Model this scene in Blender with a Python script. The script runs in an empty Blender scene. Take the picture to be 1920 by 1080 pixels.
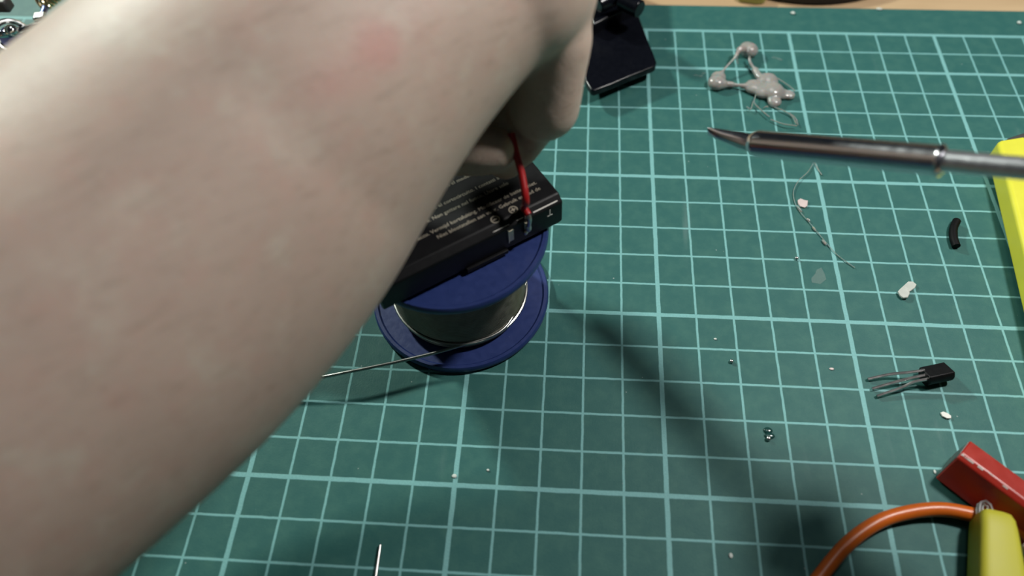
import bpy, bmesh, math, random
from mathutils import Vector, Matrix, noise
random.seed(7)
S = 0.01                                   # the script thinks in centimetres, the scene is in metres
scene = bpy.context.scene
COL = scene.collection

# ------------------------------------------------------------------ camera
FPX, CXP = 1439.457, 982.81                # focal length in pixels, horizontal principal point
CAM = Vector((-2.569, -16.1553, 17.6998))  # cm above the cutting mat (mat surface is z = 0)
ROT = Matrix(((0.99793937, -0.03696345, 0.05244725),
              (0.05992655, 0.82904396, -0.55596305),
              (-0.02293077, 0.5579604, 0.8295507)))
cd = bpy.data.cameras.new('camera'); cam = bpy.data.objects.new('camera', cd); COL.objects.link(cam)
cam.matrix_world = Matrix.Translation(CAM * S) @ ROT.to_4x4()
cd.sensor_width = 36.0; cd.sensor_fit = 'HORIZONTAL'; cd.lens = FPX / 1920 * 36
cd.shift_x = -(CXP - 960) / 1920; cd.shift_y = 0
cd.clip_start = 0.005; cd.clip_end = 20
cd.dof.use_dof = True; cd.dof.focus_distance = 0.205; cd.dof.aperture_fstop = 9.0
scene.camera = cam

def ray(u, v): return ROT @ Vector(((u - CXP) / FPX, (540 - v) / FPX, -1.0))
def Z(u, v, z=0.0):
    d = ray(u, v); return CAM + d * ((z - CAM.z) / d.z)
def D(u, v, dep): return CAM + ray(u, v) * dep

# ------------------------------------------------------------------ world, lamps, exposure
w = bpy.data.worlds.new('room_air'); scene.world = w; w.use_nodes = True
w.node_tree.nodes['Background'].inputs[0].default_value = (0.62, 0.82, 1.0, 1)
w.node_tree.nodes['Background'].inputs[1].default_value = 0.02
def lamp(name, loc, target, size, power, colour, kind='DISK'):
    l = bpy.data.lights.new(name, 'AREA'); l.shape = kind; l.size = size * S; l.energy = power; l.color = colour
    o = bpy.data.objects.new(name, l); COL.objects.link(o)
    o.location = Vector(loc) * S
    o.rotation_euler = (Vector(target) - Vector(loc)).to_track_quat('-Z', 'Y').to_euler(); return o
lamp('left_desk_lamp', (-52, 38, 42), (-7, -4, 3), 6.5, 5.4, (0.92, 1.0, 0.90))
lamp('right_desk_lamp', (17, 1.5, 32), (1, -5, 0), 3.8, 1.12, (1.0, 0.97, 0.93))
lamp('overhead_fill', (6, 34, 120), (0, -5, 0), 46, 1.9, (1.0, 0.99, 0.97))  # added fill with no known source, for highlight streaks on the metal cylinders
scene.view_settings.view_transform = 'Standard'; scene.view_settings.look = 'None'
scene.view_settings.exposure = 0.0; scene.view_settings.gamma = 1.0; scene.view_settings.use_curve_mapping = False

# ------------------------------------------------------------------ materials
def srgb(r, g, b):
    return tuple(((c / 255) / 12.92 if c / 255 <= 0.04045 else ((c / 255 + 0.055) / 1.055) ** 2.4) for c in (r, g, b)) + (1,)
class NT:
    def __init__(s, name):
        s.m = bpy.data.materials.new(name); s.m.use_nodes = True; s.t = s.m.node_tree; s.n = s.t.nodes
        s.b = s.n['Principled BSDF']
    def new(s, t, **k):
        n = s.n.new(t)
        for a, v in k.items(): setattr(n, a, v)
        return n
    def link(s, a, b): s.t.links.new(a, b)
    def val(s, sock, v):
        if isinstance(v, (int, float)): sock.default_value = v
        elif isinstance(v, tuple): sock.default_value = v
        else: s.link(v, sock)
    def math(s, op, a, b=0.0, c=None):
        n = s.new('ShaderNodeMath', operation=op); s.val(n.inputs[0], a); s.val(n.inputs[1], b)
        if c is not None: s.val(n.inputs[2], c)
        return n.outputs[0]
    def mix(s, f, a, b):
        n = s.new('ShaderNodeMix', data_type='RGBA'); s.val(n.inputs[0], f); s.val(n.inputs[6], a); s.val(n.inputs[7], b); return n.outputs[2]
    def coord(s, scale=(100, 100, 100), rot=(0, 0, 0), loc=(0, 0, 0)):
        tc = s.new('ShaderNodeTexCoord'); mp = s.new('ShaderNodeMapping'); s.link(tc.outputs['Object'], mp.inputs[0])
        mp.inputs['Scale'].default_value = scale; mp.inputs['Rotation'].default_value = rot; mp.inputs['Location'].default_value = loc
        return mp.outputs[0]
    def noise(s, vec, scale, detail=4, rough=0.5):
        n = s.new('ShaderNodeTexNoise'); s.link(vec, n.inputs['Vector']); n.inputs['Scale'].default_value = scale
        n.inputs['Detail'].default_value = detail; n.inputs['Roughness'].default_value = rough; return n.outputs[0]
    def ramp(s, f, lo, hi):
        n = s.new('ShaderNodeMapRange'); s.val(n.inputs[0], f); n.inputs[1].default_value = lo; n.inputs[2].default_value = hi
        n.interpolation_type = 'SMOOTHSTEP'; return n.outputs[0]
    def bump(s, h, dist, strength=1.0):
        n = s.new('ShaderNodeBump'); s.link(h, n.inputs['Height']); n.inputs['Distance'].default_value = dist * S
        n.inputs['Strength'].default_value = strength; s.link(n.outputs[0], s.b.inputs['Normal'])
def simple(name, col, rough=0.5, metal=0.0, nscale=6, var=0.12, bump=0.0, **extra):
    t = NT(name); v = t.coord(); f = t.noise(v, nscale)
    dark = tuple(c * (1 - var) for c in col[:3]) + (1,); lite = tuple(min(1, c * (1 + var)) for c in col[:3]) + (1,)
    t.val(t.b.inputs['Base Color'], t.mix(f, dark, lite))
    t.b.inputs['Metallic'].default_value = metal
    t.val(t.b.inputs['Roughness'], t.math('MULTIPLY_ADD', f, 0.16, max(0.02, rough - 0.08)))
    if bump: t.bump(f, bump)
    for k, v in extra.items(): t.b.inputs[k.replace('_', ' ')].default_value = v
    return t.m

def mat_cutting():
    t = NT('cutting_mat_green'); v = t.coord()
    sx = t.new('ShaderNodeSeparateXYZ'); t.link(v, sx.inputs[0]); x, y = sx.outputs[0], sx.outputs[1]
    wob = t.math('MULTIPLY', t.math('SUBTRACT', t.noise(v, 3.0, 3), 0.5), 0.03)
    def line(c, period, width):
        f = t.math('ABSOLUTE', t.math('SUBTRACT', t.math('FRACT', t.math('ADD', t.math('DIVIDE', t.math('ADD', c, wob), period), 0.5)), 0.5))
        d = t.math('MULTIPLY', f, period)
        return t.math('SUBTRACT', 1.0, t.ramp(d, width / 2 - 0.012, width / 2 + 0.012))
    g = None
    for c in (x, y):
        for per, wd in ((1.0, 0.058), (5.0, 0.115)):
            l = line(c, per, wd); g = l if g is None else t.math('MAXIMUM', g, l)
    # the printed frame: one heavier line seven rows up, nothing beyond it
    top = t.math('SUBTRACT', 1.0, t.ramp(t.math('ABSOLUTE', t.math('SUBTRACT', y, 7.0)), 0.05, 0.075))
    inside = t.math('LESS_THAN', y, 7.02)
    ins2 = t.math('MULTIPLY', t.math('LESS_THAN', x, 20.05), t.math('GREATER_THAN', x, -25.05))
    g = t.math('MULTIPLY', t.math('MAXIMUM', t.math('MULTIPLY', g, inside), top), ins2)
    wear = t.noise(v, 2.2, 6, 0.65); fine = t.noise(v, 22, 5, 0.6)
    g = t.math('MULTIPLY', g, t.math('MULTIPLY_ADD', fine, 0.5, 0.58))
    # rubbed patches, faint streaks and pale dust specks
    base = t.mix(t.ramp(wear, 0.35, 0.75), (0.026, 0.105, 0.098, 1), (0.040, 0.128, 0.112, 1))
    st = t.noise(t.coord((160, 12, 100)), 1.0, 3); st2 = t.noise(t.coord((30, 30, 30)), 1.0, 2)
    base = t.mix(t.math('MULTIPLY', t.ramp(st, 0.62, 0.8), t.math('MULTIPLY', t.ramp(st2, 0.5, 0.7), 0.5)), base, (0.16, 0.24, 0.23, 1))
    vo = t.new('ShaderNodeTexVoronoi'); t.link(v, vo.inputs['Vector']); vo.inputs['Scale'].default_value = 1.7
    sp = t.math('MULTIPLY', t.math('LESS_THAN', vo.outputs['Distance'], 0.035), t.ramp(t.noise(v, 0.9, 1), 0.5, 0.6))
    col = t.mix(g, base, (0.20, 0.44, 0.44, 1))
    col = t.mix(t.math('MULTIPLY', sp, 0.45), col, (0.45, 0.5, 0.48, 1))
    t.val(t.b.inputs['Base Color'], col)
    t.val(t.b.inputs['Roughness'], t.math('MULTIPLY_ADD', fine, 0.2, 0.42))
    t.b.inputs['Specular IOR Level'].default_value = 0.18
    t.bump(t.math('ADD', fine, t.math('MULTIPLY', g, 0.6)), 0.008, 0.6)
    return t.m

def mat_skin():
    t = NT('pale_skin'); v = t.coord()
    v2 = t.coord((100, 100, 100), (0.6, 0.9, 0.4), (3, 7, 1))
    n1 = t.noise(v2, 0.5, 5, 0.65); n2 = t.noise(v2, 1.9, 6, 0.65); n3 = t.noise(v, 14, 4, 0.6)
    base = t.mix(t.ramp(n1, 0.3, 0.7), (0.50, 0.39, 0.325, 1), (0.53, 0.42, 0.35, 1))
    base = t.mix(t.math('MULTIPLY', t.ramp(n2, 0.45, 0.75), 0.32), base, (0.58, 0.34, 0.28, 1))
    n4 = t.noise(v2, 1.1, 6, 0.7)
    base = t.mix(t.math('MULTIPLY', t.ramp(n4, 0.5, 0.7), 0.35), base, (0.62, 0.60, 0.50, 1))
    def spot(p, r, amount, colr, b):
        vd = t.new('ShaderNodeVectorMath', operation='DISTANCE'); t.link(v, vd.inputs[0]); vd.inputs[1].default_value = p
        d = t.math('ADD', vd.outputs['Value'], t.math('MULTIPLY', t.math('SUBTRACT', n2, 0.5), r * 0.9))
        return t.mix(t.math('MULTIPLY', t.math('SUBTRACT', 1.0, t.ramp(d, r * 0.15, r)), amount), b, colr)
    for (sx_, sy_, sz_, r, a) in SPOTS:
        base = spot((sx_, sy_, sz_), r, a, (0.58, 0.22, 0.20, 1), base)
    # fine pale brown arm hair lying along the forearm
    hv = t.coord((100, 100, 100), (0, 0, math.radians(-38))); m2 = t.new('ShaderNodeMapping'); t.link(hv, m2.inputs[0]); m2.inputs['Scale'].default_value = (0.9, 6, 6)
    hair = t.noise(m2.outputs[0], 1.6, 5, 0.7)
    base = t.mix(t.math('MULTIPLY', t.ramp(hair, 0.50, 0.74), 0.5), base, (0.30, 0.22, 0.17, 1))
    t.val(t.b.inputs['Base Color'], base)
    t.b.inputs['Roughness'].default_value = 0.52
    t.b.inputs['Subsurface Weight'].default_value = 0.25
    t.b.inputs['Subsurface Radius'].default_value = (0.006, 0.0025, 0.0012); t.b.inputs['Subsurface Scale'].default_value = 0.6
    t.bump(n3, 0.02, 0.5)
    return t.m
SPOTS = [tuple(D(u, v, 11.4)) + (r, a) for u, v, r, a in ((708, 85, 0.62, 0.42), (605, 165, 0.6, 0.26), (545, 195, 0.6, 0.22), (780, 45, 0.6, 0.22), (650, 135, 0.6, 0.18))]

def mat_iron():
    # heat-tinted steel: burnt brown at the tip, straw in the middle, bright steel at the shank
    t = NT('heat_tinted_steel'); v = t.coord()
    tip = D(1330, 247, 17.2); d = t.new('ShaderNodeVectorMath', operation='DISTANCE'); t.link(v, d.inputs[0]); d.inputs[1].default_value = tuple(tip)
    f = t.math('ADD', t.math('DIVIDE', d.outputs['Value'], 7.4), t.math('MULTIPLY', t.math('SUBTRACT', t.noise(v, 2.5, 4), 0.5), 0.08))
    cr = t.new('ShaderNodeValToRGB'); t.link(f, cr.inputs[0]); e = cr.color_ramp.elements
    e[0].position = 0.0; e[0].color = (0.07, 0.06, 0.045, 1); e[1].position = 1.0; e[1].color = (0.62, 0.62, 0.66, 1)
    for p, c in ((0.14, (0.10, 0.08, 0.045, 1)), (0.30, (0.26, 0.19, 0.075, 1)), (0.45, (0.40, 0.29, 0.14, 1)), (0.60, (0.46, 0.34, 0.22, 1)), (0.64, (0.60, 0.60, 0.64, 1))):
        q = e.new(p); q.color = c
    t.link(cr.outputs[0], t.b.inputs['Base Color']); t.b.inputs['Metallic'].default_value = 1.0
    t.val(t.b.inputs['Roughness'], t.math('MULTIPLY_ADD', t.noise(v, 5, 5), 0.14, 0.13))
    t.bump(t.noise(v, 30, 3), 0.002, 0.25)
    return t.m

def mat_wood():
    t = NT('pale_wood'); v = t.coord((8, 60, 60)); n = t.noise(v, 0.8, 6, 0.6)
    t.val(t.b.inputs['Base Color'], t.mix(t.ramp(n, 0.3, 0.7), (0.40, 0.27, 0.15, 1), (0.52, 0.37, 0.22, 1)))
    t.b.inputs['Roughness'].default_value = 0.5; t.bump(n, 0.01, 0.5); return t.m

M = dict(
    mat=mat_cutting(), wood=mat_wood(), skin=mat_skin(), iron=mat_iron(),
    blue=simple('blue_plastic', (0.017, 0.033, 0.135, 1), 0.38, bump=0.004, var=0.2),
    solder=simple('wound_solder', (0.30, 0.29, 0.25, 1), 0.40, 1.0, 5, 0.3),
    solder_wire=simple('solder_wire_grey', (0.40, 0.40, 0.38, 1), 0.35, 1.0),
    black=simple('black_plastic', (0.003, 0.003, 0.004, 1), 0.5, var=0.3, Specular_IOR_Level=0.25),
    gloss=simple('gloss_black_plastic', (0.003, 0.0035, 0.006, 1), 0.22, var=0.3, Specular_IOR_Level=0.3),
    epoxy=simple('black_epoxy', (0.003, 0.003, 0.004, 1), 0.5, var=0.3, bump=0.01, Specular_IOR_Level=0.25),
    rubber=simple('black_sleeve', (0.0015, 0.0015, 0.002, 1), 0.6, var=0.3, Specular_IOR_Level=0.15),
    print=simple('printed_ink', (0.34, 0.30, 0.235, 1), 0.6),
    printw=simple('printed_white', (0.75, 0.73, 0.68, 1), 0.6),
    gold=simple('gold_contact', (0.70, 0.66, 0.50, 1), 0.4, 1.0),
    red=simple('red_insulation', (0.32, 0.008, 0.010, 1), 0.35, var=0.15),
    redpaint=simple('red_paint', (0.36, 0.022, 0.012, 1), 0.34, nscale=3, var=0.2, bump=0.006),
    scuff=simple('scuffed_white', (0.55, 0.50, 0.46, 1), 0.6, nscale=20, var=0.3),
    grey=simple('bare_grey_metal', (0.20, 0.21, 0.20, 1), 0.45, 0.7),
    dgrey=simple('dark_grey_plastic', (0.045, 0.042, 0.042, 1), 0.5),
    yellow=simple('yellow_plastic', (0.62, 0.60, 0.045, 1), 0.42, nscale=1.5, var=0.10),
    yellow2=simple('yellow_rubber', (0.52, 0.50, 0.04, 1), 0.55, nscale=1.5, var=0.10),
    orange=simple('orange_insulation', (0.56, 0.115, 0.010, 1), 0.36, var=0.1),
    tin=simple('tinned_steel', (0.62, 0.60, 0.59, 1), 0.32, 1.0),
    shank=simple('bright_steel', (0.78, 0.78, 0.82, 1), 0.34, 1.0, var=0.05),
    chrome=simple('chrome', (0.72, 0.73, 0.72, 1), 0.12, 1.0, var=0.05),
    brass=simple('brass', (0.50, 0.42, 0.24, 1), 0.25, 1.0),
    bluesteel=simple('blued_steel', (0.16, 0.20, 0.45, 1), 0.3, 1.0),
    glue=simple('hot_glue', (0.42, 0.41, 0.39, 1), 0.2, var=0.06, Subsurface_Weight=0.5, Subsurface_Scale=0.004, Transmission_Weight=0.35, Coat_Weight=0.4),
    film=simple('clear_film', (0.55, 0.62, 0.58, 1), 0.3, Transmission_Weight=0.3, Alpha=0.09),
    clear=simple('milky_clear_plastic', (0.60, 0.62, 0.58, 1), 0.25, Transmission_Weight=0.25),
    white=simple('white_plastic', (0.62, 0.62, 0.58, 1), 0.5),
    crumb=simple('pale_crumb', (0.55, 0.60, 0.56, 1), 0.6),
    pinkish=simple('pinkish_white_plastic', (0.55, 0.45, 0.44, 1), 0.4, bump=0.02),
    flux=simple('dark_flux', (0.012, 0.05, 0.045, 1), 0.15),
    lime=simple('lime_plastic', (0.30, 0.30, 0.08, 1), 0.45),
)

# ------------------------------------------------------------------ geometry helpers (cm, world coordinates)
class G:
    def __init__(s): s.v = []; s.f = []
    def add(s, v, f):
        o = len(s.v); s.v += [Vector(p) for p in v]; s.f += [tuple(i + o for i in q) for q in f]; return s
    def tube(s, pts, rad, n=16, flat=1.0, cap=True):
        pts = [Vector(p) for p in pts]
        if isinstance(rad, (int, float)): rad = [rad] * len(pts)
        V = []; F = []; up = None
        for i, p in enumerate(pts):
            a = pts[max(i - 1, 0)]; b = pts[min(i + 1, len(pts) - 1)]; t = (b - a).normalized()
            if up is None:
                up = Vector((0, 0, 1)) if abs(t.z) < 0.9 else Vector((1, 0, 0))
            x = up.cross(t).normalized(); y = t.cross(x).normalized(); up = y
            for k in range(n):
                an = 2 * math.pi * k / n; V.append(p + (x * math.cos(an) + y * math.sin(an) * flat) * rad[i])
        for i in range(len(pts) - 1):
            for k in range(n):
                F.append((i * n + k, i * n + (k + 1) % n, (i + 1) * n + (k + 1) % n, (i + 1) * n + k))
        if cap: F += [tuple(reversed(range(n))), tuple(range((len(pts) - 1) * n, len(pts) * n))]
        return s.add(V, F)
    def lathe(s, prof, c, axis=(0, 0, 1), n=64):
        c = Vector(c); q = Vector((0, 0, 1)).rotation_difference(Vector(axis).normalized())
        V = []; F = []; m = len(prof)
        for k in range(n):
            a = 2 * math.pi * k / n
            for r, z in prof: V.append(c + q @ Vector((r * math.cos(a), r * math.sin(a), z)))
        for k in range(n):
            for i in range(m - 1):
                F.append((k * m + i, ((k + 1) % n) * m + i, ((k + 1) % n) * m + i + 1, k * m + i + 1))
        if prof[0][0] > 1e-6: F.append(tuple(reversed([k * m for k in range(n)])))
        if prof[-1][0] > 1e-6: F.append(tuple(k * m + m - 1 for k in range(n)))
        return s.add(V, F)
    def ring(s, prof, c, axis=(0, 0, 1), n=64):     # closed profile
        c = Vector(c); q = Vector((0, 0, 1)).rotation_difference(Vector(axis).normalized()); m = len(prof); V = []; F = []
        for k in range(n):
            a = 2 * math.pi * k / n
            for r, z in prof: V.append(c + q @ Vector((r * math.cos(a), r * math.sin(a), z)))
        for k in range(n):
            for i in range(m): F.append((k * m + i, ((k + 1) % n) * m + i, ((k + 1) % n) * m + (i + 1) % m, k * m + (i + 1) % m))
        return s.add(V, F)
    def prism(s, pts, dv):                           # polygon swept along dv
        pts = [Vector(p) for p in pts]; dv = Vector(dv); n = len(pts)
        return s.add(pts + [p + dv for p in pts], [tuple(reversed(range(n))), tuple(range(n, 2 * n))] + [(i, (i + 1) % n, n + (i + 1) % n, n + i) for i in range(n)])
    def box(s, c, ex, ey, ez):                       # half vectors
        c, ex, ey, ez = map(Vector, (c, ex, ey, ez))
        return s.prism([c - ex - ey - ez, c + ex - ey - ez, c + ex + ey - ez, c - ex + ey - ez], ez * 2)
    def blob(s, c, r, n=12, sub=None):
        c = Vector(c); r = Vector(r) if not isinstance(r, (int, float)) else Vector((r, r, r)); V = [c + Vector((0, 0, r.z))]; F = []
        for i in range(1, n):
            th = math.pi * i / n
            for k in range(2 * n):
                ph = math.pi * k / n; V.append(c + Vector((r.x * math.sin(th) * math.cos(ph), r.y * math.sin(th) * math.sin(ph), r.z * math.cos(th))))
        V.append(c - Vector((0, 0, r.z))); m = 2 * n
        for k in range(m): F.append((0, 1 + k, 1 + (k + 1) % m))
        for i in range(n - 2):
            for k in range(m): F.append((1 + i * m + k, 1 + (i + 1) * m + k, 1 + (i + 1) * m + (k + 1) % m, 1 + i * m + (k + 1) % m))
        L = len(V) - 1
        for k in range(m): F.append((L, 1 + (n - 2) * m + (k + 1) % m, 1 + (n - 2) * m + k))
        return s.add(V, F)
    def limb(s, pts):                                # chain of balls joined by cones: (point, radius)
        for i, (p, r) in enumerate(pts):
            s.blob(p, r, 10)
            if i + 1 < len(pts):
                q, r2 = pts[i + 1]; s.tube([p, q], [r, r2], 24)
        return s
def smooth_path(pts, n=8):                           # Catmull-Rom
    pts = [Vector(p) for p in pts]; P = [pts[0] * 2 - pts[1]] + pts + [pts[-1] * 2 - pts[-2]]; out = []
    for i in range(1, len(P) - 2):
        a, b, c, d = P[i - 1:i + 3]
        for k in range(n):
            t = k / n; out.append(0.5 * ((2 * b) + (c - a) * t + (2 * a - 5 * b + 4 * c - d) * t * t + (3 * b - a - 3 * c + d) * t ** 3))
    return out + [pts[-1]]
def mk(name, g, mat, parent=None, loc=None, smooth=40, bevel=0, seg=3):
    base = Vector(parent['_base']) if parent is not None else Vector(loc if loc is not None else (0, 0, 0))
    me = bpy.data.meshes.new(name); me.from_pydata([(p - base) * S for p in g.v], [], g.f)
    bm = bmesh.new(); bm.from_mesh(me); bmesh.ops.recalc_face_normals(bm, faces=bm.faces); bm.to_mesh(me); bm.free()
    me.materials.append(M[mat])
    if smooth is not None:
        me.shade_smooth()
        if smooth < 180: me.set_sharp_from_angle(angle=math.radians(smooth))
    o = bpy.data.objects.new(name, me); COL.objects.link(o)
    if parent is not None: o.parent = parent
    else: o.location = base * S
    o['_base'] = tuple(base)
    if bevel:
        b = o.modifiers.new('bevel', 'BEVEL'); b.width = bevel * S; b.segments = seg; b.limit_method = 'ANGLE'; b.angle_limit = math.radians(35)
    return o
def tag(o, label, cat=None, group=None, kind=None):
    o['label'] = label
    if cat: o['category'] = cat
    if group: o['group'] = group
    if kind: o['kind'] = kind
    return o
def thing(name, label, cat, loc, group=None):
    o = bpy.data.objects.new(name, None); COL.objects.link(o); o.location = Vector(loc) * S
    o.empty_display_size = 0.01; o['_base'] = tuple(loc)
    return tag(o, label, cat, group)
def remesh(o, vox, it=6, dec=False):
    # materials above use world-placed coordinates, so the mesh keeps its origin
    r = o.modifiers.new('merge', 'REMESH'); r.mode = 'VOXEL'; r.voxel_size = vox * S; r.use_smooth_shade = True
    s = o.modifiers.new('smooth', 'SMOOTH'); s.factor = 0.6; s.iterations = it

# ------------------------------------------------------------------ table and cutting mat
g = G().box((0, 0, -1.8), (45, 0, 0), (0, 32, 0), (0, 0, 1.5))
tag(mk('table', g, 'wood', loc=(0, 0, -0.3), bevel=0.15), 'pale wooden table top showing along the top edge behind the green mat', 'table')
g = G().box((-2, -6.25, -0.15), (24.5, 0, 0), (0, 14.7, 0), (0, 0, 0.149))
tag(mk('cutting_mat', g, 'mat', bevel=0.03), 'green cutting mat printed with a light one centimetre grid', 'cutting mat')

# ------------------------------------------------------------------ solder spool
SX, SY = -5.40, -4.66; SR = 2.40; SH = 3.08
t = thing('solder_spool', 'blue plastic spool of solder under the black battery', 'spool', (SX, SY, 0))
def flange(z0, z1, lip):
    r = SR
    return [(0.55, z0), (r - 0.12, z0), (r - 0.03, z0 + 0.03), (r, z0 + 0.1), (r, z1 - 0.06), (r - 0.04, z1), (r - 0.12, z1 + 0.0), (r - 0.17, z1 - lip), (1.3, z1 - lip), (0.55, z1 - lip)]
mk('bottom_flange', G().ring(flange(0, 0.25, 0.05), (SX, SY, 0.0), n=96), 'blue', t)
mk('top_flange', G().ring(flange(SH - 0.25, SH, 0.05), (SX, SY, 0.0), n=96), 'blue', t)
mk('core', G().ring([(0.55, 0.2), (1.0, 0.2), (1.0, SH - 0.2), (0.55, SH - 0.2)], (SX, SY, 0)), 'blue', t)
prof = [(1.0, 0.22)]; zz = 0.25
while zz < SH - 0.3:                                  # turns of wire as ridges
    for k in range(4): prof.append((1.74 + 0.035 * math.sin(math.pi * k / 4 + 0.2), zz + 0.018 * k))
    zz += 0.075
prof.append((1.0, SH - 0.22)); prof.append((1.0, 1.5))
s = mk('solder_winding', G().ring(prof, (SX, SY, 0), n=96), 'solder', t)
turns = G()
for z0, dz, ph in ((0.42, 0.12, 0.3),):
    turns.tube([(SX + 1.80 * math.cos(ph + a * 0.105), SY + 1.80 * math.sin(ph + a * 0.105), z0 + dz * (0.5 - 0.5 * math.cos(a * 0.105))) for a in range(60)], 0.045, 8)
mk('loose_turn', turns, 'solder_wire', t)
tail = smooth_path([(SX + 1.78, SY + 0.2, 0.5), (SX + 1.3, SY - 1.25, 0.5), (SX + 0.1, SY - 1.86, 0.48), Z(760, 675, 0.44), Z(700, 688, 0.46), Z(630, 702, 0.46), Z(520, 724, 0.3), Z(400, 745, 0.05)], 8)
mk('solder_tail', G().tube(tail, 0.042, 10), 'solder_wire', t)

# ------------------------------------------------------------------ battery
E1 = Vector((-0.8201, -0.5722, 0)); E2 = Vector((-0.5722, 0.8201, 0)); UZ = Vector((0, 0, 1))
BC = Vector((-2.68, -4.47, 0)); BZ0 = SH; BZ1 = SH + 1.02; BL, BW = 4.75, 3.5
def B(a, b, z): return BC + E1 * a + E2 * b + UZ * z
t = thing('battery', 'black camera battery with pale printed text lying on the blue spool', 'battery', B(BL / 2, BW / 2, BZ0))
ch = 0.16
prof = [(0.10, BZ0), (BW - 0.1, BZ0), (BW, BZ0 + ch), (BW, BZ1 - 0.05), (BW - 0.05, BZ1), (0.18, BZ1), (0.0, BZ1 - 0.16), (0.0, BZ0 + 0.2)]
g = G().prism([B(0.0, b, z) for b, z in prof], E1 * BL)
mk('casing', g, 'black', t, smooth=30, bevel=0.05)
# printed text
def text_geo(body, size, org, ex, ey, ez, align='LEFT', lift=0.004, bold=0.0):
    c = bpy.data.curves.new('t', 'FONT'); c.body = body; c.size = size; c.align_x = align; c.extrude = 0.0015; c.offset = bold; c.resolution_u = 2
    o = bpy.data.objects.new('t', c); COL.objects.link(o)
    me = o.evaluated_get(bpy.context.evaluated_depsgraph_get()).to_mesh()
    V = [org + ex * v.co.x + ey * v.co.y + ez * (v.co.z + lift) for v in me.vertices]; F = [tuple(p.vertices) for p in me.polygons]
    bpy.data.objects.remove(o); bpy.data.curves.remove(c); return V, F
lines = [
    ('de brand. Solo para uso con el modelo U. No', 1.72, 1.0),
    ('No desmontar. Evite el cortocircuito. I contatti a', 1.38 - 0.10, 0.95),
    ('Non smontare. Non gettare nel fuoco. Usare solo', 1.12 - 0.10, 0.85),
    ('Li-ion accu. Vermijd kortsluiting. Modificeer de batterij niet.', 0.80 - 0.12, 0.28),
    ('Niet blootstellen aan vuur. Gebruik en laad de', 0.64 - 0.16, 0.30),
    ('Recycle Li-ion 7.2V 1020mAh', 1.72 + 0.24, 0.5),
    ('Lithium ion battery pack 7.2V', 1.72 + 0.48, 0.5),
]
g = G()
for body, b, a in lines:
    g.add(*text_geo(body, 0.145, B(a, b, BZ1), -E1, E2, UZ, 'RIGHT'))
mk('printed_text', g, 'print', t, smooth=None)
g = G()
for a, b, sgn in ((1.17, 0.30, '+'), (1.66, 0.275, '-')):
    c = B(a, b, BZ1)
    g.ring([(0.085, 0.001), (0.108, 0.001), (0.108, 0.006), (0.085, 0.006)], c, n=24)
    g.box(c + UZ * 0.004, E1 * 0.06, E2 * 0.013, UZ * 0.002)
    if sgn == '+': g.box(c + UZ * 0.0045, E1 * 0.013, E2 * 0.06, UZ * 0.002)
mk('polarity_mark', g, 'print', t, smooth=None)
# raised line, corner mark and contacts on the near side
def BF(a, z, out=0.0): return B(a, -out, z)
g = G(); sl = (E2 * 0.18 + UZ * 0.16).normalized(); nr = (UZ * 0.18 - E2 * 0.16).normalized()
q0 = B(0.12, 0.06, BZ1 - 0.107); q1 = B(0.78, 0.06, BZ1 - 0.107)
g.box((q0 + q1) / 2 + nr * 0.003, (q1 - q0) / 2, sl * 0.014, nr * 0.004)
g.box(BF(0.36, BZ1 - 0.32, 0.002), E1 * 0.012, E2 * 0.004, UZ * 0.10); g.box(BF(0.36, BZ1 - 0.42, 0.002), E1 * 0.07, E2 * 0.004, UZ * 0.012)
q0 = B(1.05, 0.06, BZ1 - 0.107); q1 = B(1.22, 0.06, BZ1 - 0.107); g.box((q0 + q1) / 2 + nr * 0.003, (q1 - q0) / 2, sl * 0.01, nr * 0.004)
q0 = B(1.42, 0.06, BZ1 - 0.107); q1 = B(1.85, 0.06, BZ1 - 0.107); g.box((q0 + q1) / 2 + nr * 0.003, (q1 - q0) / 2, sl * 0.006, nr * 0.003)
mk('edge_marking', g, 'printw', t, smooth=None)
for a in (0.98, 1.42):
    g = G().box(BF(a, BZ1 - 0.45, 0.006), E1 * 0.06, E2 * 0.012, UZ * 0.19)
    g.box(BF(a + 0.075, BZ1 - 0.45, 0.012), E1 * 0.012, E2 * 0.014, UZ * 0.23)
    mk('contact', g, 'gold', t, smooth=None, bevel=0.008)
g = G().box(BF(2.1, BZ0 + 0.10, 0.02), E1 * 0.55, E2 * 0.04, UZ * 0.06)
mk('guide_rib', g, 'black', t, bevel=0.01)

# ------------------------------------------------------------------ red wire soldered to the battery
j = BF(0.98, BZ1 - 0.42, 0.05)
t = thing('red_wire', 'short red wire held in the fingers and soldered to the battery', 'wire', j)
w0 = B(0.98, 0.02, BZ1 + 0.06)
path = smooth_path([D(958, 250, 16.8), D(967, 285, 16.85), D(978, 325, 16.9), D(986, 375, 16.95), w0 + UZ * 0.10 + E2 * 0.1, w0 - E2 * 0.08], 8)
mk('insulation', G().tube(path, 0.085, 14), 'red', t)
p2 = path[-1]
mk('bare_end', G().tube(smooth_path([p2, p2 - E2 * 0.05 - UZ * 0.1, j + UZ * 0.02], 4), [0.05] * 9, 10), 'tin', t)
g = G().blob(j + UZ * 0.0, (0.07, 0.07, 0.13), 8).blob(j + E1 * 0.08 - UZ * 0.12, (0.05, 0.05, 0.07), 8)
mk('solder_joint', g, 'tin', t)

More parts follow.
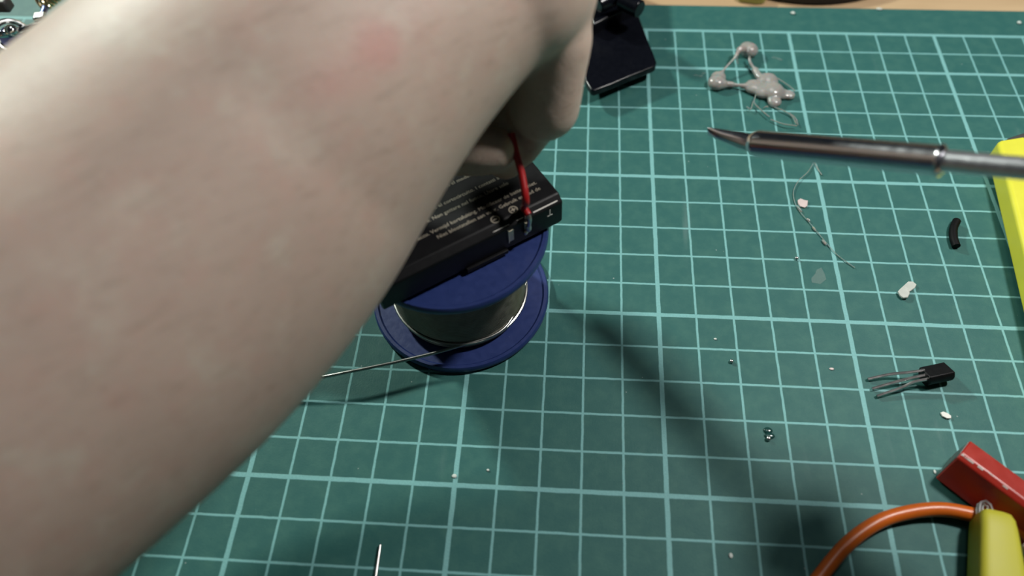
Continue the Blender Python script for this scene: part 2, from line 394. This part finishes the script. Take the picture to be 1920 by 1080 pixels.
# ------------------------------------------------------------------ forearm and hand
base = Vector((0, 0, 0))
arm = G()
PX = [8.1666, -10.0991, 16.2882, -18.2028]; PY = [-16.6259, 20.1398, 9.2424, -17.2882]; PZ = [2.1013, 2.1433, -0.4698, 6.1429]
PR = [6.8622, -20.6834, 13.7578, -1.9817, 3.8346]      # centre line and thickness of the forearm, elbow to hand
def pv(c, x):
    v = 0
    for k in c: v = v * x + k
    return v
def fore_at(x):
    k = math.exp(-((x - 0.6) / 0.16) ** 2)
    p = Vector((pv(PX, x), pv(PY, x), pv(PZ, x))) + Vector((0.21, -0.10, -0.09)) * k * 2.1
    if x > 0.78: p += (p - CAM).normalized() * 1.3 * ((x - 0.78) / 0.22) ** 2
    return p, pv(PR, x) * (1 - 0.055 * max(0.0, min(1.0, (0.55 - x) / 0.3)) - 0.06 * k)
NF = 70; axis = [fore_at(i / NF) for i in range(NF + 1)]
arm.tube([p for p, r in axis], [r for p, r in axis], 64); arm.blob(axis[-1][0], axis[-1][1], 20)
wr = D(860, -50, 14.6)
mcp = [D(1003, -20, 14.9), D(985, -150, 14.9), D(940, -290, 15.0), D(880, -400, 15.2)]
for p, r in zip(mcp, (1.26, 1.05, 1.0, 0.9)): arm.limb([(wr, 1.5), ((wr + p) / 2, 1.3), (p, r)])
# index finger: bends down and back to the pinch
arm.limb([(mcp[0], 1.24), (D(1035, 70, 15.4), 0.84), (D(1030, 150, 16.0), 0.74), (D(1021, 198, 16.5), 0.78)])
arm.limb([(D(1016, 205, 16.7), 0.62), (D(1000, 250, 17.3), 0.42), (D(985, 287, 17.4), 0.30)])
# middle finger a little behind it, tip under the wire
arm.limb([(mcp[1], 1.1), (D(1015, 20, 15.8), 0.85), (D(975, 160, 17.1), 0.7), (D(958, 250, 17.5), 0.55), (D(948, 302, 17.5), 0.45)])
# ring and little finger curled towards the palm
arm.limb([(mcp[2], 1.1), (D(940, 0, 15.8), 0.9), (D(880, 110, 17.0), 0.75), (D(840, 190, 17.2), 0.6), (D(835, 230, 17.1), 0.5)])
arm.limb([(mcp[3], 1.0), (D(840, -30, 16.4), 0.85), (D(780, 90, 17.2), 0.7), (D(750, 150, 17.3), 0.55)])
# thumb
arm.limb([(D(790, -10, 14.8), 1.5), (D(770, 150, 16.9), 0.95), (D(850, 272, 17.1), 0.70), (D(900, 281, 17.0), 0.60), (D(928, 283, 16.9), 0.48)])
o = mk('person', arm, 'skin', loc=(0, 0, 0), smooth=180)
remesh(o, 0.09, 14)
tag(o, 'bare left forearm and hand of a person pinching the red wire above the battery', 'person')

# ------------------------------------------------------------------ soldering iron
tip = D(1327, 246, 17.2); sh = D(1405, 268, 16.75); bend = D(1762, 301, 14.1)
ax = (bend - sh).normalized(); L = (bend - sh).length
t = thing('soldering_iron', 'soldering iron with heat-stained steel barrel pointing in from the right', 'soldering iron', bend)
r0 = 0.287
prof = [(0.0, -0.05), (0.15, -0.05), (0.18, 0.0), (0.26, 0.12), (r0, 0.2), (r0, L - 0.04), (r0 + 0.02, L - 0.02), (r0 + 0.02, L + 0.03), (r0 - 0.05, L + 0.08), (0.0, L + 0.08)]
mk('barrel', G().lathe(prof, sh, ax, 48), 'iron', t, smooth=50)
mk('shank', G().lathe([(0.0, 0), (0.20, 0), (0.20, 3.2), (0.0, 3.2)], sh + ax * (L - 0.1), ax, 40), 'shank', t, smooth=50)
# chisel tip
td = (tip - sh).normalized(); sd = td.cross(UZ).normalized(); ud = sd.cross(td).normalized(); TL = (tip - sh).length
V = []; secs = [(0.0, 0.22, 0.22), (0.22, 0.21, 0.21), (0.42, 0.18, 0.18), (0.62, 0.155, 0.15), (0.75, 0.145, 0.12), (TL - 0.06, 0.135, 0.06), (TL, 0.12, 0.02)]
for d, a, b in secs:
    for k in range(20):
        an = 2 * math.pi * k / 20; V.append(sh + td * d + ud * math.cos(an) * a * 0.88 + sd * math.sin(an) * b * 0.88)
F = [(i * 20 + k, i * 20 + (k + 1) % 20, (i + 1) * 20 + (k + 1) % 20, (i + 1) * 20 + k) for i in range(len(secs) - 1) for k in range(20)]
F += [tuple(range(20)), tuple(range(20 * (len(secs) - 1), 20 * len(secs)))]
mk('tip', G().add(V, F), 'iron', t, smooth=60)
h0 = sh + ax * (L + 3.0)
mk('handle', G().lathe([(0.0, 0), (0.8, 0), (0.95, 0.1), (0.95, 0.4), (0.7, 0.8), (0.75, 4), (0.9, 7), (0.85, 12), (0.5, 12.5), (0.0, 12.5)], h0, ax, 40), 'black', t, smooth=50)

# ------------------------------------------------------------------ yellow tool at the right edge
g = G(); z1 = 0.85
a0 = Z(1871, 262, z1); b0 = Z(1922, 470, z1); dn = (b0 - a0); dn.z = 0; dn.normalize(); rt = Vector((-dn.y, dn.x, 0)); rt = rt if rt.x > 0 else -rt
a0.z = 0.12
t = thing('box_cutter', 'yellow plastic tool with a dark grey end lying at the right edge of the mat', 'tool', (a0.x + 1, a0.y - 3, 0))
out = [a0 + dn * 0.12, a0 - dn * 0.02 + rt * 0.05, a0 - dn * 0.27 + rt * 0.75, a0 - dn * 0.25 + rt * 0.95, a0 + dn * 0.1 + rt * 2.4, a0 + dn * 9 + rt * 2.4, a0 + dn * 9]
mk('body', G().prism(out, (0, 0, 0.73)), 'yellow', t, bevel=0.12, seg=4)
c = a0 - dn * 0.25 + rt * 1.15; c.z = 0.32
mk('end_cap', G().prism([c - rt * 0.75 + dn * 0.3, c - rt * 0.75 - dn * 0.05, c + rt * 0.1 - dn * 0.55, c + rt * 1.2 - dn * 0.55, c + rt * 1.2 + dn * 0.5], (0, 0, 0.35)), 'dgrey', t, bevel=0.04)
c = a0 + dn * 4 + rt * 1.2; c.z = 0.06
mk('belt_clip', G().box(c, dn * 3.2, rt * 0.7, (0, 0, 0.06)), 'dgrey', t, bevel=0.02)

# ------------------------------------------------------------------ red bar, bottom right
zt = 1.0
p1 = Z(1803, 848, zt); p2 = Z(1920, 935, zt); d = (p2 - p1); d.z = 0; d.normalize(); n_ = Vector((-d.y, d.x, 0)); n_ = n_ if n_.y > 0 else -n_
t = thing('red_bar', 'square red painted bar with scuffed edge and bare grey end, right side', 'bar', (p1.x + d.x * 1.8, p1.y + d.y * 1.8, 0))
q = [p1, Z(1815, 826, zt - 0.35)]
cs = [(0.0, 1.0), (-0.42, 0.62), (-0.42, 0.10), (-0.32, 0.0), (0.42, 0.0), (0.52, 0.10), (0.50, 0.86)]
def RB(a, b, z): return Vector((p1.x, p1.y, 0)) + d * a + n_ * b + UZ * z
cs = [(0.0, 1.0), (0.46, 0.92), (0.50, 0.12), (0.40, 0.0), (-0.30, 0.0), (-0.40, 0.1), (-0.14, 0.93)]
mk('bar_body', G().prism([RB(0, b, z) for b, z in cs], d * 3.7), 'redpaint', t, smooth=30, bevel=0.035)
mk('bare_end', G().prism([RB(-0.012, 0.05 + (b - 0.05) * 0.9, 0.5 + (z - 0.5) * 0.9) for b, z in cs], d * 0.03), 'grey', t, smooth=None)
g = G(); rng = random.Random(3); a = 0.02
while a < 1.3:
    l = rng.uniform(0.04, 0.16); wd = rng.uniform(0.012, 0.03)
    if rng.random() < 0.85:
        c0 = RB(a + l / 2, -0.035 + rng.uniform(-0.02, 0.02), 1.0 - 0.022 + 0.006)
        g.box(c0, d * (l / 2), (n_ * 0.9 + UZ * 0.4).normalized() * wd, UZ * 0.004)
    a += l + rng.uniform(0, 0.03)
mk('edge_scuff', g, 'scuff', t, smooth=None)

# ------------------------------------------------------------------ test lead: orange wire, yellow boot, clip
t = thing('test_lead', 'orange test lead running into a yellow alligator clip boot, bottom right', 'test lead', Z(1835, 960, 0))
zz = 0.33
path = smooth_path([Z(1440, 1240, zz), Z(1490, 1150, zz), Z(1540, 1080, zz), Z(1595, 1015, zz), Z(1655, 973, zz + 0.02), Z(1715, 955, zz + 0.05), Z(1775, 950, zz + 0.1), Z(1835, 960, zz + 0.15), Z(1860, 968, zz + 0.15)], 8)
for i, p in enumerate(path): p.z = max(0.17, 0.17 + 0.3 * max(0, (i / len(path)) - 0.55))
mk('orange_cable', G().tube(path, 0.165, 18), 'orange', t)
bz = 0.62
tl = Z(1833, 975, bz); tr_ = Z(1900, 975, bz); dd = (Z(1846, 1180, bz) - tl); dd.z = 0; dd.normalize(); ss = Vector((-dd.y, dd.x, 0)); ss = ss if ss.x > 0 else -ss
mid = (tl + tr_) / 2; W0 = (tr_ - tl).length / 2
V = []; F = []; secs = [(-0.18, 0.55, 0.62), (-0.13, 0.80, 0.80), (0.0, 0.95, 0.92), (0.25, 1.02, 1.0), (1.2, 1.22, 1.05), (3.2, 1.65, 1.05), (3.3, 1.55, 0.95)]
for a, ws, hs in secs:
    for k in range(28):
        an = 2 * math.pi * k / 28; cx_ = math.copysign(abs(math.cos(an)) ** 0.4, math.cos(an)); sy_ = math.copysign(abs(math.sin(an)) ** 0.4, math.sin(an))
        V.append(Vector((mid.x, mid.y, 0.47)) + dd * a + ss * (W0 * ws * cx_) + UZ * (0.42 * hs * sy_))
for i in range(len(secs) - 1):
    for k in range(28): F.append((i * 28 + k, i * 28 + (k + 1) % 28, (i + 1) * 28 + (k + 1) % 28, (i + 1) * 28 + k))
F += [tuple(range(28)), tuple(range(28 * (len(secs) - 1), 28 * len(secs)))]
mk('clip_boot', G().add(V, F), 'yellow2', t, smooth=60)
jc = Vector((mid.x, mid.y, 0.5)) - dd * 0.2 - ss * 0.17
g = G()
half = [(-0.13, 0.25), (-0.13, 0.0), (-0.10, -0.14), (0.0, -0.2), (0.10, -0.14), (0.14, 0.0), (0.15, 0.25)]
ptsA = [jc + ss * a + dd * b + UZ * 0.10 for a, b in half]
g.tube(ptsA, 0.03, 8); g.tube([p - UZ * 0.14 for p in ptsA], 0.03, 8)
g.tube(smooth_path([jc + dd * 0.1 - ss * 0.02 + UZ * 0.1, jc - dd * 0.05 + ss * 0.03 + UZ * 0.12, jc - dd * 0.1 - ss * 0.04 + UZ * 0.08, jc + dd * 0.05 - ss * 0.06 + UZ * 0.06], 4), 0.022, 8)
mk('clip_jaw', g, 'tin', t)
# other orange wire and pale connector beyond the boot
t = thing('orange_wire', 'end of an orange wire in a pale plastic sleeve beside the yellow boot', 'wire', Z(1915, 1000, 0))
w1 = Z(1902, 985, 0.3); w2 = Z(1935, 1012, 0.3)
mk('insulation', G().tube([w1 - (w2 - w1) * 0.2, w1, w2], 0.13, 14), 'orange', t)
mk('plastic_sleeve', G().tube([w1 + (w2 - w1) * 0.55 - UZ * 0.06 - Vector((0, .2, 0)), w2 - Vector((0, .25, 0.02)), w2 + Vector((0.5, -.6, 0))], [0.2, 0.24, 0.24], 10), 'pinkish', t)

# ------------------------------------------------------------------ transistor
tc = (Z(1732, 706, 0.22), Z(1774, 697, 0.22)); d = (tc[1] - tc[0]); d.z = 0; Lb = d.length + 0.06; d.normalize(); n_ = Vector((-d.y, d.x, 0))
t = thing('transistor', 'small black three legged transistor lying on the mat', 'transistor', Z(1750, 700, 0))
th0 = math.radians(20)
sec = [(0.245 * math.sin(a), 0.245 + 0.245 * math.cos(a)) for a in [math.radians(x) for x in range(-125, 126, 12)]]
sec = [(-y_ if False else y_, z_) for y_, z_ in sec]
rot = math.radians(150)
def TR(a, y_, z_):
    yy = y_ * math.cos(rot) - (z_ - 0.245) * math.sin(rot); zc = y_ * math.sin(rot) + (z_ - 0.245) * math.cos(rot)
    return Vector((tc[0].x, tc[0].y, 0)) + d * a + n_ * yy + UZ * (zc + 0.25)
mk('body', G().prism([TR(0, y_, z_) for y_, z_ in sec], d * Lb), 'epoxy', t, smooth=30, bevel=0.02)
org = Vector((tc[0].x, tc[0].y, 0))
for a, pz in ((0.13, [(1627, 711), (1668, 702), (1706, 698)]), (0.0, [(1635, 729), (1680, 716), (1712, 708)]), (-0.12, [(1644, 743), (1690, 727), (1714, 716)])):
    P_ = [Z(u, v, 0.06 + 0.10 * i) for i, (u, v) in enumerate(pz)] + [org + n_ * a + UZ * 0.30 + d * 0.05]
    mk('leg', G().tube(smooth_path(P_, 5), 0.04, 8), 'tin', t)

# ------------------------------------------------------------------ hot glue and strands
t = thing('hot_glue_scrap', 'milky star-shaped scrap of hot glue with stringy loops near the top', 'glue scrap', Z(1430, 160, 0))
def px_r(u, v, r): return r / 68.0 * 1.05
g = G()
for u, v, rx, h in ((1344, 155, 0.26, 0.26), (1347, 145, 0.22, 0.2), (1405, 94, 0.26, 0.28), (1400, 91, 0.22, 0.26), (1414, 163, 0.28, 0.20), (1440, 152, 0.29, 0.26), (1448, 170, 0.33, 0.26), (1452, 190, 0.20, 0.16), (1480, 178, 0.17, 0.14), (1467, 176, 0.2, 0.15), (1430, 172, 0.25, 0.2), (1450, 197, 0.10, 0.1)):
    g.blob(Z(u, v, h * 0.6) , (rx * 1.18, rx * 1.18, h * 0.85), 10)
g.tube(smooth_path([Z(1350, 158, .15), Z(1366, 158, .16), Z(1385, 160, .15), Z(1405, 162, .16)], 5), [0.17] * 4 + [0.11] * 4 + [0.07] * 4 + [0.09] * 4, 8)
g.tube(smooth_path([Z(1350, 140, .2), Z(1365, 122, .3), Z(1380, 105, .4), Z(1386, 94, .4), Z(1398, 92, .35)], 5), [0.05] * 10 + [0.08] * 5 + [0.13] * 6, 8)
g.tube(smooth_path([Z(1404, 105, .25), Z(1407, 118, .2), Z(1415, 130, .15), Z(1424, 146, .15)], 5), [0.06] * 10 + [0.12] * 6, 8)
g.tube(smooth_path([Z(1383, 100, .3), Z(1382, 112, .2), Z(1384, 122, .05)], 4), 0.035, 8)
o = mk('glue_body', g, 'glue', t, smooth=180); remesh(o, 0.03, 14)
rng = random.Random(5)
for pts in ([(1418, 176), (1414, 192), (1428, 207), (1443, 219)], [(1440, 200), (1436, 200), (1431, 203)], [(1452, 143), (1463, 150), (1478, 160), (1490, 170)],
            [(1450, 200), (1470, 208), (1485, 218), (1493, 232)], [(1480, 212), (1492, 222), (1496, 234)], [(1445, 224), (1468, 232), (1494, 236)], [(1412, 190), (1408, 204), (1400, 200)]):
    mk('strand', G().tube(smooth_path([Z(u, v, 0.05 + 0.1 * rng.random()) for u, v in pts], 5), 0.018, 6), 'glue', t)

# fine glue thread below the iron with bright beads
t = thing('glue_thread', 'thin shiny thread of dried glue trailing across the mat below the iron', 'thread', Z(1530, 420, 0))
mk('thread', G().tube(smooth_path([Z(u, v, 0.04) for u, v in ((1528, 300), (1515, 322), (1498, 338), (1488, 358), (1490, 378), (1500, 397), (1520, 420), (1545, 450), (1570, 478), (1603, 502))], 5), 0.012, 6), 'glue', t)
mk('side_strand', G().tube(smooth_path([Z(1526, 300, .05), Z(1532, 314, .05), Z(1541, 328, .03)], 5), 0.018, 6), 'glue', t)
for pts in ([(1494, 386), (1504, 398)], [(1513, 409), (1519, 416)], [(1523, 424), (1530, 434)], [(1541, 449), (1550, 460)]):
    a, b = Z(*pts[0], 0.05), Z(*pts[1], 0.05)
    mk('bead', G().tube([a, a.lerp(b, .3), a.lerp(b, .7), b], [0.005, 0.035, 0.035, 0.005], 8), 'glue', t)

def plate(outline, h, lift=0.0, z=0.0):
    return G().prism([Z(u, v, 0) + UZ * lift for u, v in outline], (0, 0, h))
tag(mk('plastic_scrap', plate([(1495, 377), (1500, 374), (1508, 377), (1514, 378), (1513, 388), (1508, 391), (1500, 389), (1496, 384)], 0.05, 0.004), 'pinkish', bevel=0.01), 'crinkled pinkish plastic scrap beside the thread', 'scrap')
tag(mk('clear_film', plate([(1531, 506), (1540, 502), (1546, 514), (1549, 524), (1538, 533), (1522, 530), (1521, 522), (1528, 514)], 0.012, 0.004), 'film', smooth=None), 'almost invisible clear film flake stuck on the mat near the centre right', 'flake')
g = G().prism([Z(u, v, 0.12) for u, v in ((1684, 545), (1692, 537), (1704, 542), (1707, 549), (1703, 557), (1694, 558), (1688, 553))], (0, 0, 0.07))
g.prism([Z(u, v, 0.10) for u, v in ((1692, 537), (1704, 526), (1713, 526), (1720, 532), (1717, 538), (1706, 546), (1699, 546))], (0, 0, 0.05))
g.v = [v - UZ * 0.08 for v in g.v]
tag(mk('clear_chip', g, 'clear', bevel=0.02), 'bent milky plastic chip lying right of centre on the mat', 'chip')
tag(mk('plastic_sliver', plate([(1762, 775), (1767, 773), (1775, 776), (1782, 781), (1782, 786), (1774, 786), (1766, 782)], 0.05, 0.004), 'white', bevel=0.01), 'small white plastic sliver below the transistor', 'sliver')
# black sleeve
tag(mk('heat_shrink_offcut', G().tube(smooth_path([Z(1794, 414, .11), Z(1788, 428, .11), Z(1788, 446, .11), Z(1793, 462, .11)], 5), 0.115, 14), 'rubber'), 'short curved piece of black tubing near the yellow tool', 'tubing')
# solder balls and crumbs
for (u, v), r, m, nm, lb, ct in (
    ((1493, 486), (0.055, 0.05, 0.05), 'tin', 'solder_ball', 'tiny solder ball on a grid crossing left of the clear film', 'solder ball'),
    ((1371, 679), (0.055, 0.055, 0.05), 'tin', 'solder_ball', 'tiny round solder ball alone on the open middle of the mat', 'solder ball'),
    ((1440, 824), (0.06, 0.06, 0.055), 'tin', 'solder_ball', 'tiny solder ball at the foot of a dark flux drip', 'solder ball'),
    ((1341, 636), (0.04, 0.03, 0.015), 'crumb', 'crumb', 'tiny pale crumb above the lone solder ball', 'crumb'),
    ((1486, 26), (0.08, 0.07, 0.04), 'crumb', 'crumb', 'pale crumb on the blank mat margin below the black disc', 'crumb'),
    ((1648, 18), (0.11, 0.05, 0.03), 'crumb', 'crumb', 'flat pale crumb on the far edge of the mat', 'crumb'),
    ((1910, 44), (0.07, 0.07, 0.04), 'crumb', 'crumb', 'pale crumb in the top right corner of the mat', 'crumb'),
    ((1559, 692), (0.06, 0.035, 0.015), 'pinkish', 'crumb', 'faint pink crumb left of the transistor legs', 'crumb'),
    ((852, 893), (0.06, 0.05, 0.02), 'crumb', 'crumb', 'pale crumb on the thick grid line below the spool', 'crumb'),
    ((915, 882), (0.035, 0.03, 0.02), 'crumb', 'crumb', 'tiny pale speck right of the thick line below the spool', 'crumb'),
    ((1370, 1042), (0.045, 0.06, 0.02), 'crumb', 'crumb', 'pale crumb near the bottom edge beside the shadow', 'crumb'),
    ((1752, 885), (0.03, 0.05, 0.02), 'crumb', 'crumb', 'tiny pale crumb in the shadow left of the red bar', 'crumb')):
    p = Z(u, v, 0); tag(mk(nm, G().blob(p + UZ * r[2], r, 8), m, loc=p), lb, ct)
for pts, lb in (([(1450, 108), (1459, 110), (1464, 112)], 'small clear glue flecks right of the upper glue blob'), ([(1304, 141), (1314, 143), (1320, 137)], 'small clear glue flecks left of the left glue blob')):
    p = Z(*pts[0], 0); g = G()
    for u, v in pts: g.blob(Z(u, v, 0.02), (0.07, 0.035, 0.025), 6)
    g.tube([Z(*pts[0], 0.015), Z(*pts[1], 0.015), Z(*pts[2], 0.015)], 0.025, 6)
    tag(mk('glue_fleck', g, 'film', loc=p), lb, 'glue fleck')
g = G().blob(Z(1440, 807, .02), (0.11, 0.09, 0.03), 8).blob(Z(1443, 817, .02), (0.13, 0.08, 0.03), 8)
tag(mk('flux_drip', g, 'flux', loc=Z(1440, 812, 0)), 'dark glossy flux drip on the lower middle of the mat', 'flux drip')
# thin pin at the bottom
a, b = Z(713, 1022, 0.06), Z(700, 1110, 0.06)
tag(mk('clipped_lead', G().tube([a, a.lerp(b, .5), b], [0.03, 0.036, 0.036], 10), 'tin', loc=(a.x, a.y, 0)), 'thin clipped metal component lead at the bottom edge', 'metal lead')

# ------------------------------------------------------------------ black bracket behind the hand
t = thing('hinge_bracket', 'black glossy plastic bracket with round hinge knob standing behind the hand', 'bracket', Z(1150, 60, 0))
z0 = 0.40
o1 = [(1196, 32), (1213, 78), (1227, 112), (1231, 124), (1229, 131), (1221, 135), (1180, 151), (1145, 166), (1114, 178), (1108, 176), (1098, 160), (1080, 60), (1100, 0), (1180, 0)]
mk('plate', G().prism([Z(u, v - 8, z0 + 0.25) for u, v in o1], (0, 0, -0.25)), 'gloss', t, bevel=0.05)
o2 = [(1125, -60), (1190, -60), (1196, 20), (1150, 40), (1112, 60), (1100, 30)]
mk('foot', G().prism([Z(u, v, 0.8) - UZ * 0.8 for u, v in o2], (0, 0, 1.1)), 'gloss', t, bevel=0.08)
k0 = Z(1165, 0, 1.6); k1 = Z(1200, 18, 1.6)
mk('hinge_knob', G().tube([k0, k1], 0.30, 24), 'gloss', t, bevel=0.05)
mk('hinge_arm', G().tube([k0 + Vector((0, .4, 0)), Z(1120, 10, 1.5)], 0.3, 24), 'gloss', t, bevel=0.05)
# ------------------------------------------------------------------ things on the wood behind the mat
c = (6.25, 13.95, -0.3)
tag(mk('round_base', G().lathe([(0, 0), (4.9, 0), (5.0, 0.08), (5.0, 0.35), (4.8, 0.55), (1.2, 0.8), (0, 0.8)], c, n=96), 'gloss', loc=c), 'black round base standing on the wood behind the mat', 'base')
p = Z(1392, -25, -0.3)
g = G().prism([Z(1385, 3, -0.25), Z(1418, 7, -0.25), Z(1432, 6, -0.25), Z(1440, -4, -0.25), Z(1430, -60, -0.25), Z(1370, -60, -0.25)], (0, 0, 0.35))
g.v = [v - UZ * 0.05 for v in g.v]
tag(mk('lime_clip', g, 'lime', loc=p, bevel=0.06), 'yellow green plastic piece touching the black round base', 'clip')

# ------------------------------------------------------------------ helping hands, top left
hz = 2.6
t = thing('helping_hands', 'chrome jointed arm of a helping hands stand in the top left corner', 'helping hands', Z(-120, 30, 0))
def H(u, v, z=hz): return Z(u, v, z)
vdir = (CAM - H(25, 65)).normalized()
mk('clamp_ring', G().ring([(0.50 + 0.085 * math.cos(a), 0.11 * math.sin(a)) for a in [i * math.pi / 5 for i in range(10)]], H(24, 70), (vdir + Vector((0.1, 0.35, 0))).normalized(), 48), 'chrome', t)
mk('ball_joint', G().blob(H(22, 58, hz + 0.1), 0.2, 12), 'chrome', t)
mk('ring_plate', G().lathe([(0, -0.1), (0.36, -0.1), (0.36, 0.0), (0, 0.0)], H(24, 70, hz - 0.15), vdir, 32), 'bluesteel', t, smooth=40)
mk('rod', G().tube([H(28, 60, hz), H(70, 50, hz + 0.1), H(160, 30, hz + 0.2)], 0.12, 16), 'chrome', t)
c = H(77, 35, hz + 0.1); mk('clamp_block', G().box(c, (0.17, 0.03, 0), (-0.04, 0.16, 0), (0, 0, 0.15)), 'chrome', t, bevel=0.03)
mk('link_pin', G().tube([H(80, 28), H(86, 12)], 0.10, 12), 'bluesteel', t)
sp0 = H(78, 8, hz); sp1 = H(116, -22, hz + 0.3); dv = (sp1 - sp0); ln = dv.length; dvn = dv.normalized(); x_ = dvn.cross(UZ).normalized(); y_ = x_.cross(dvn)
hx = [sp0 + dvn * (ln * i / 100) + (x_ * math.cos(i * 0.4) + y_ * math.sin(i * 0.4)) * 0.23 for i in range(101)]
mk('spring', G().tube(hx, 0.05, 8), 'brass', t)
mk('spring_core', G().tube([sp0, sp1], 0.09, 12), 'chrome', t)
mk('lower_clamp', G().box(H(5, 82, hz - 0.5), (0.75, 0.15, 0), (0, 0.25, 0), (0, 0, 0.2)), 'dgrey', t, bevel=0.05)
mk('wing_nut', G().box(H(2, 8, hz + 0.1), (0.3, 0, 0), (0, 0.2, 0), (0, 0, 0.2)), 'dgrey', t, bevel=0.08)
st = H(-60, 75, hz); mk('crossbar', G().tube([H(22, 62, hz - 0.05), st], 0.14, 16), 'chrome', t)
mk('post', G().tube([Vector((st.x, st.y, 0.3)), Vector((st.x, st.y, hz + 0.5))], 0.2, 16), 'chrome', t)
mk('stand_base', G().lathe([(0, 0), (2.0, 0), (2.1, 0.1), (1.9, 0.6), (0.5, 0.9), (0, 0.9)], (st.x - 1.2, st.y, 0)), 'gloss', t)

for o in bpy.data.objects:
    if '_base' in o: del o['_base']
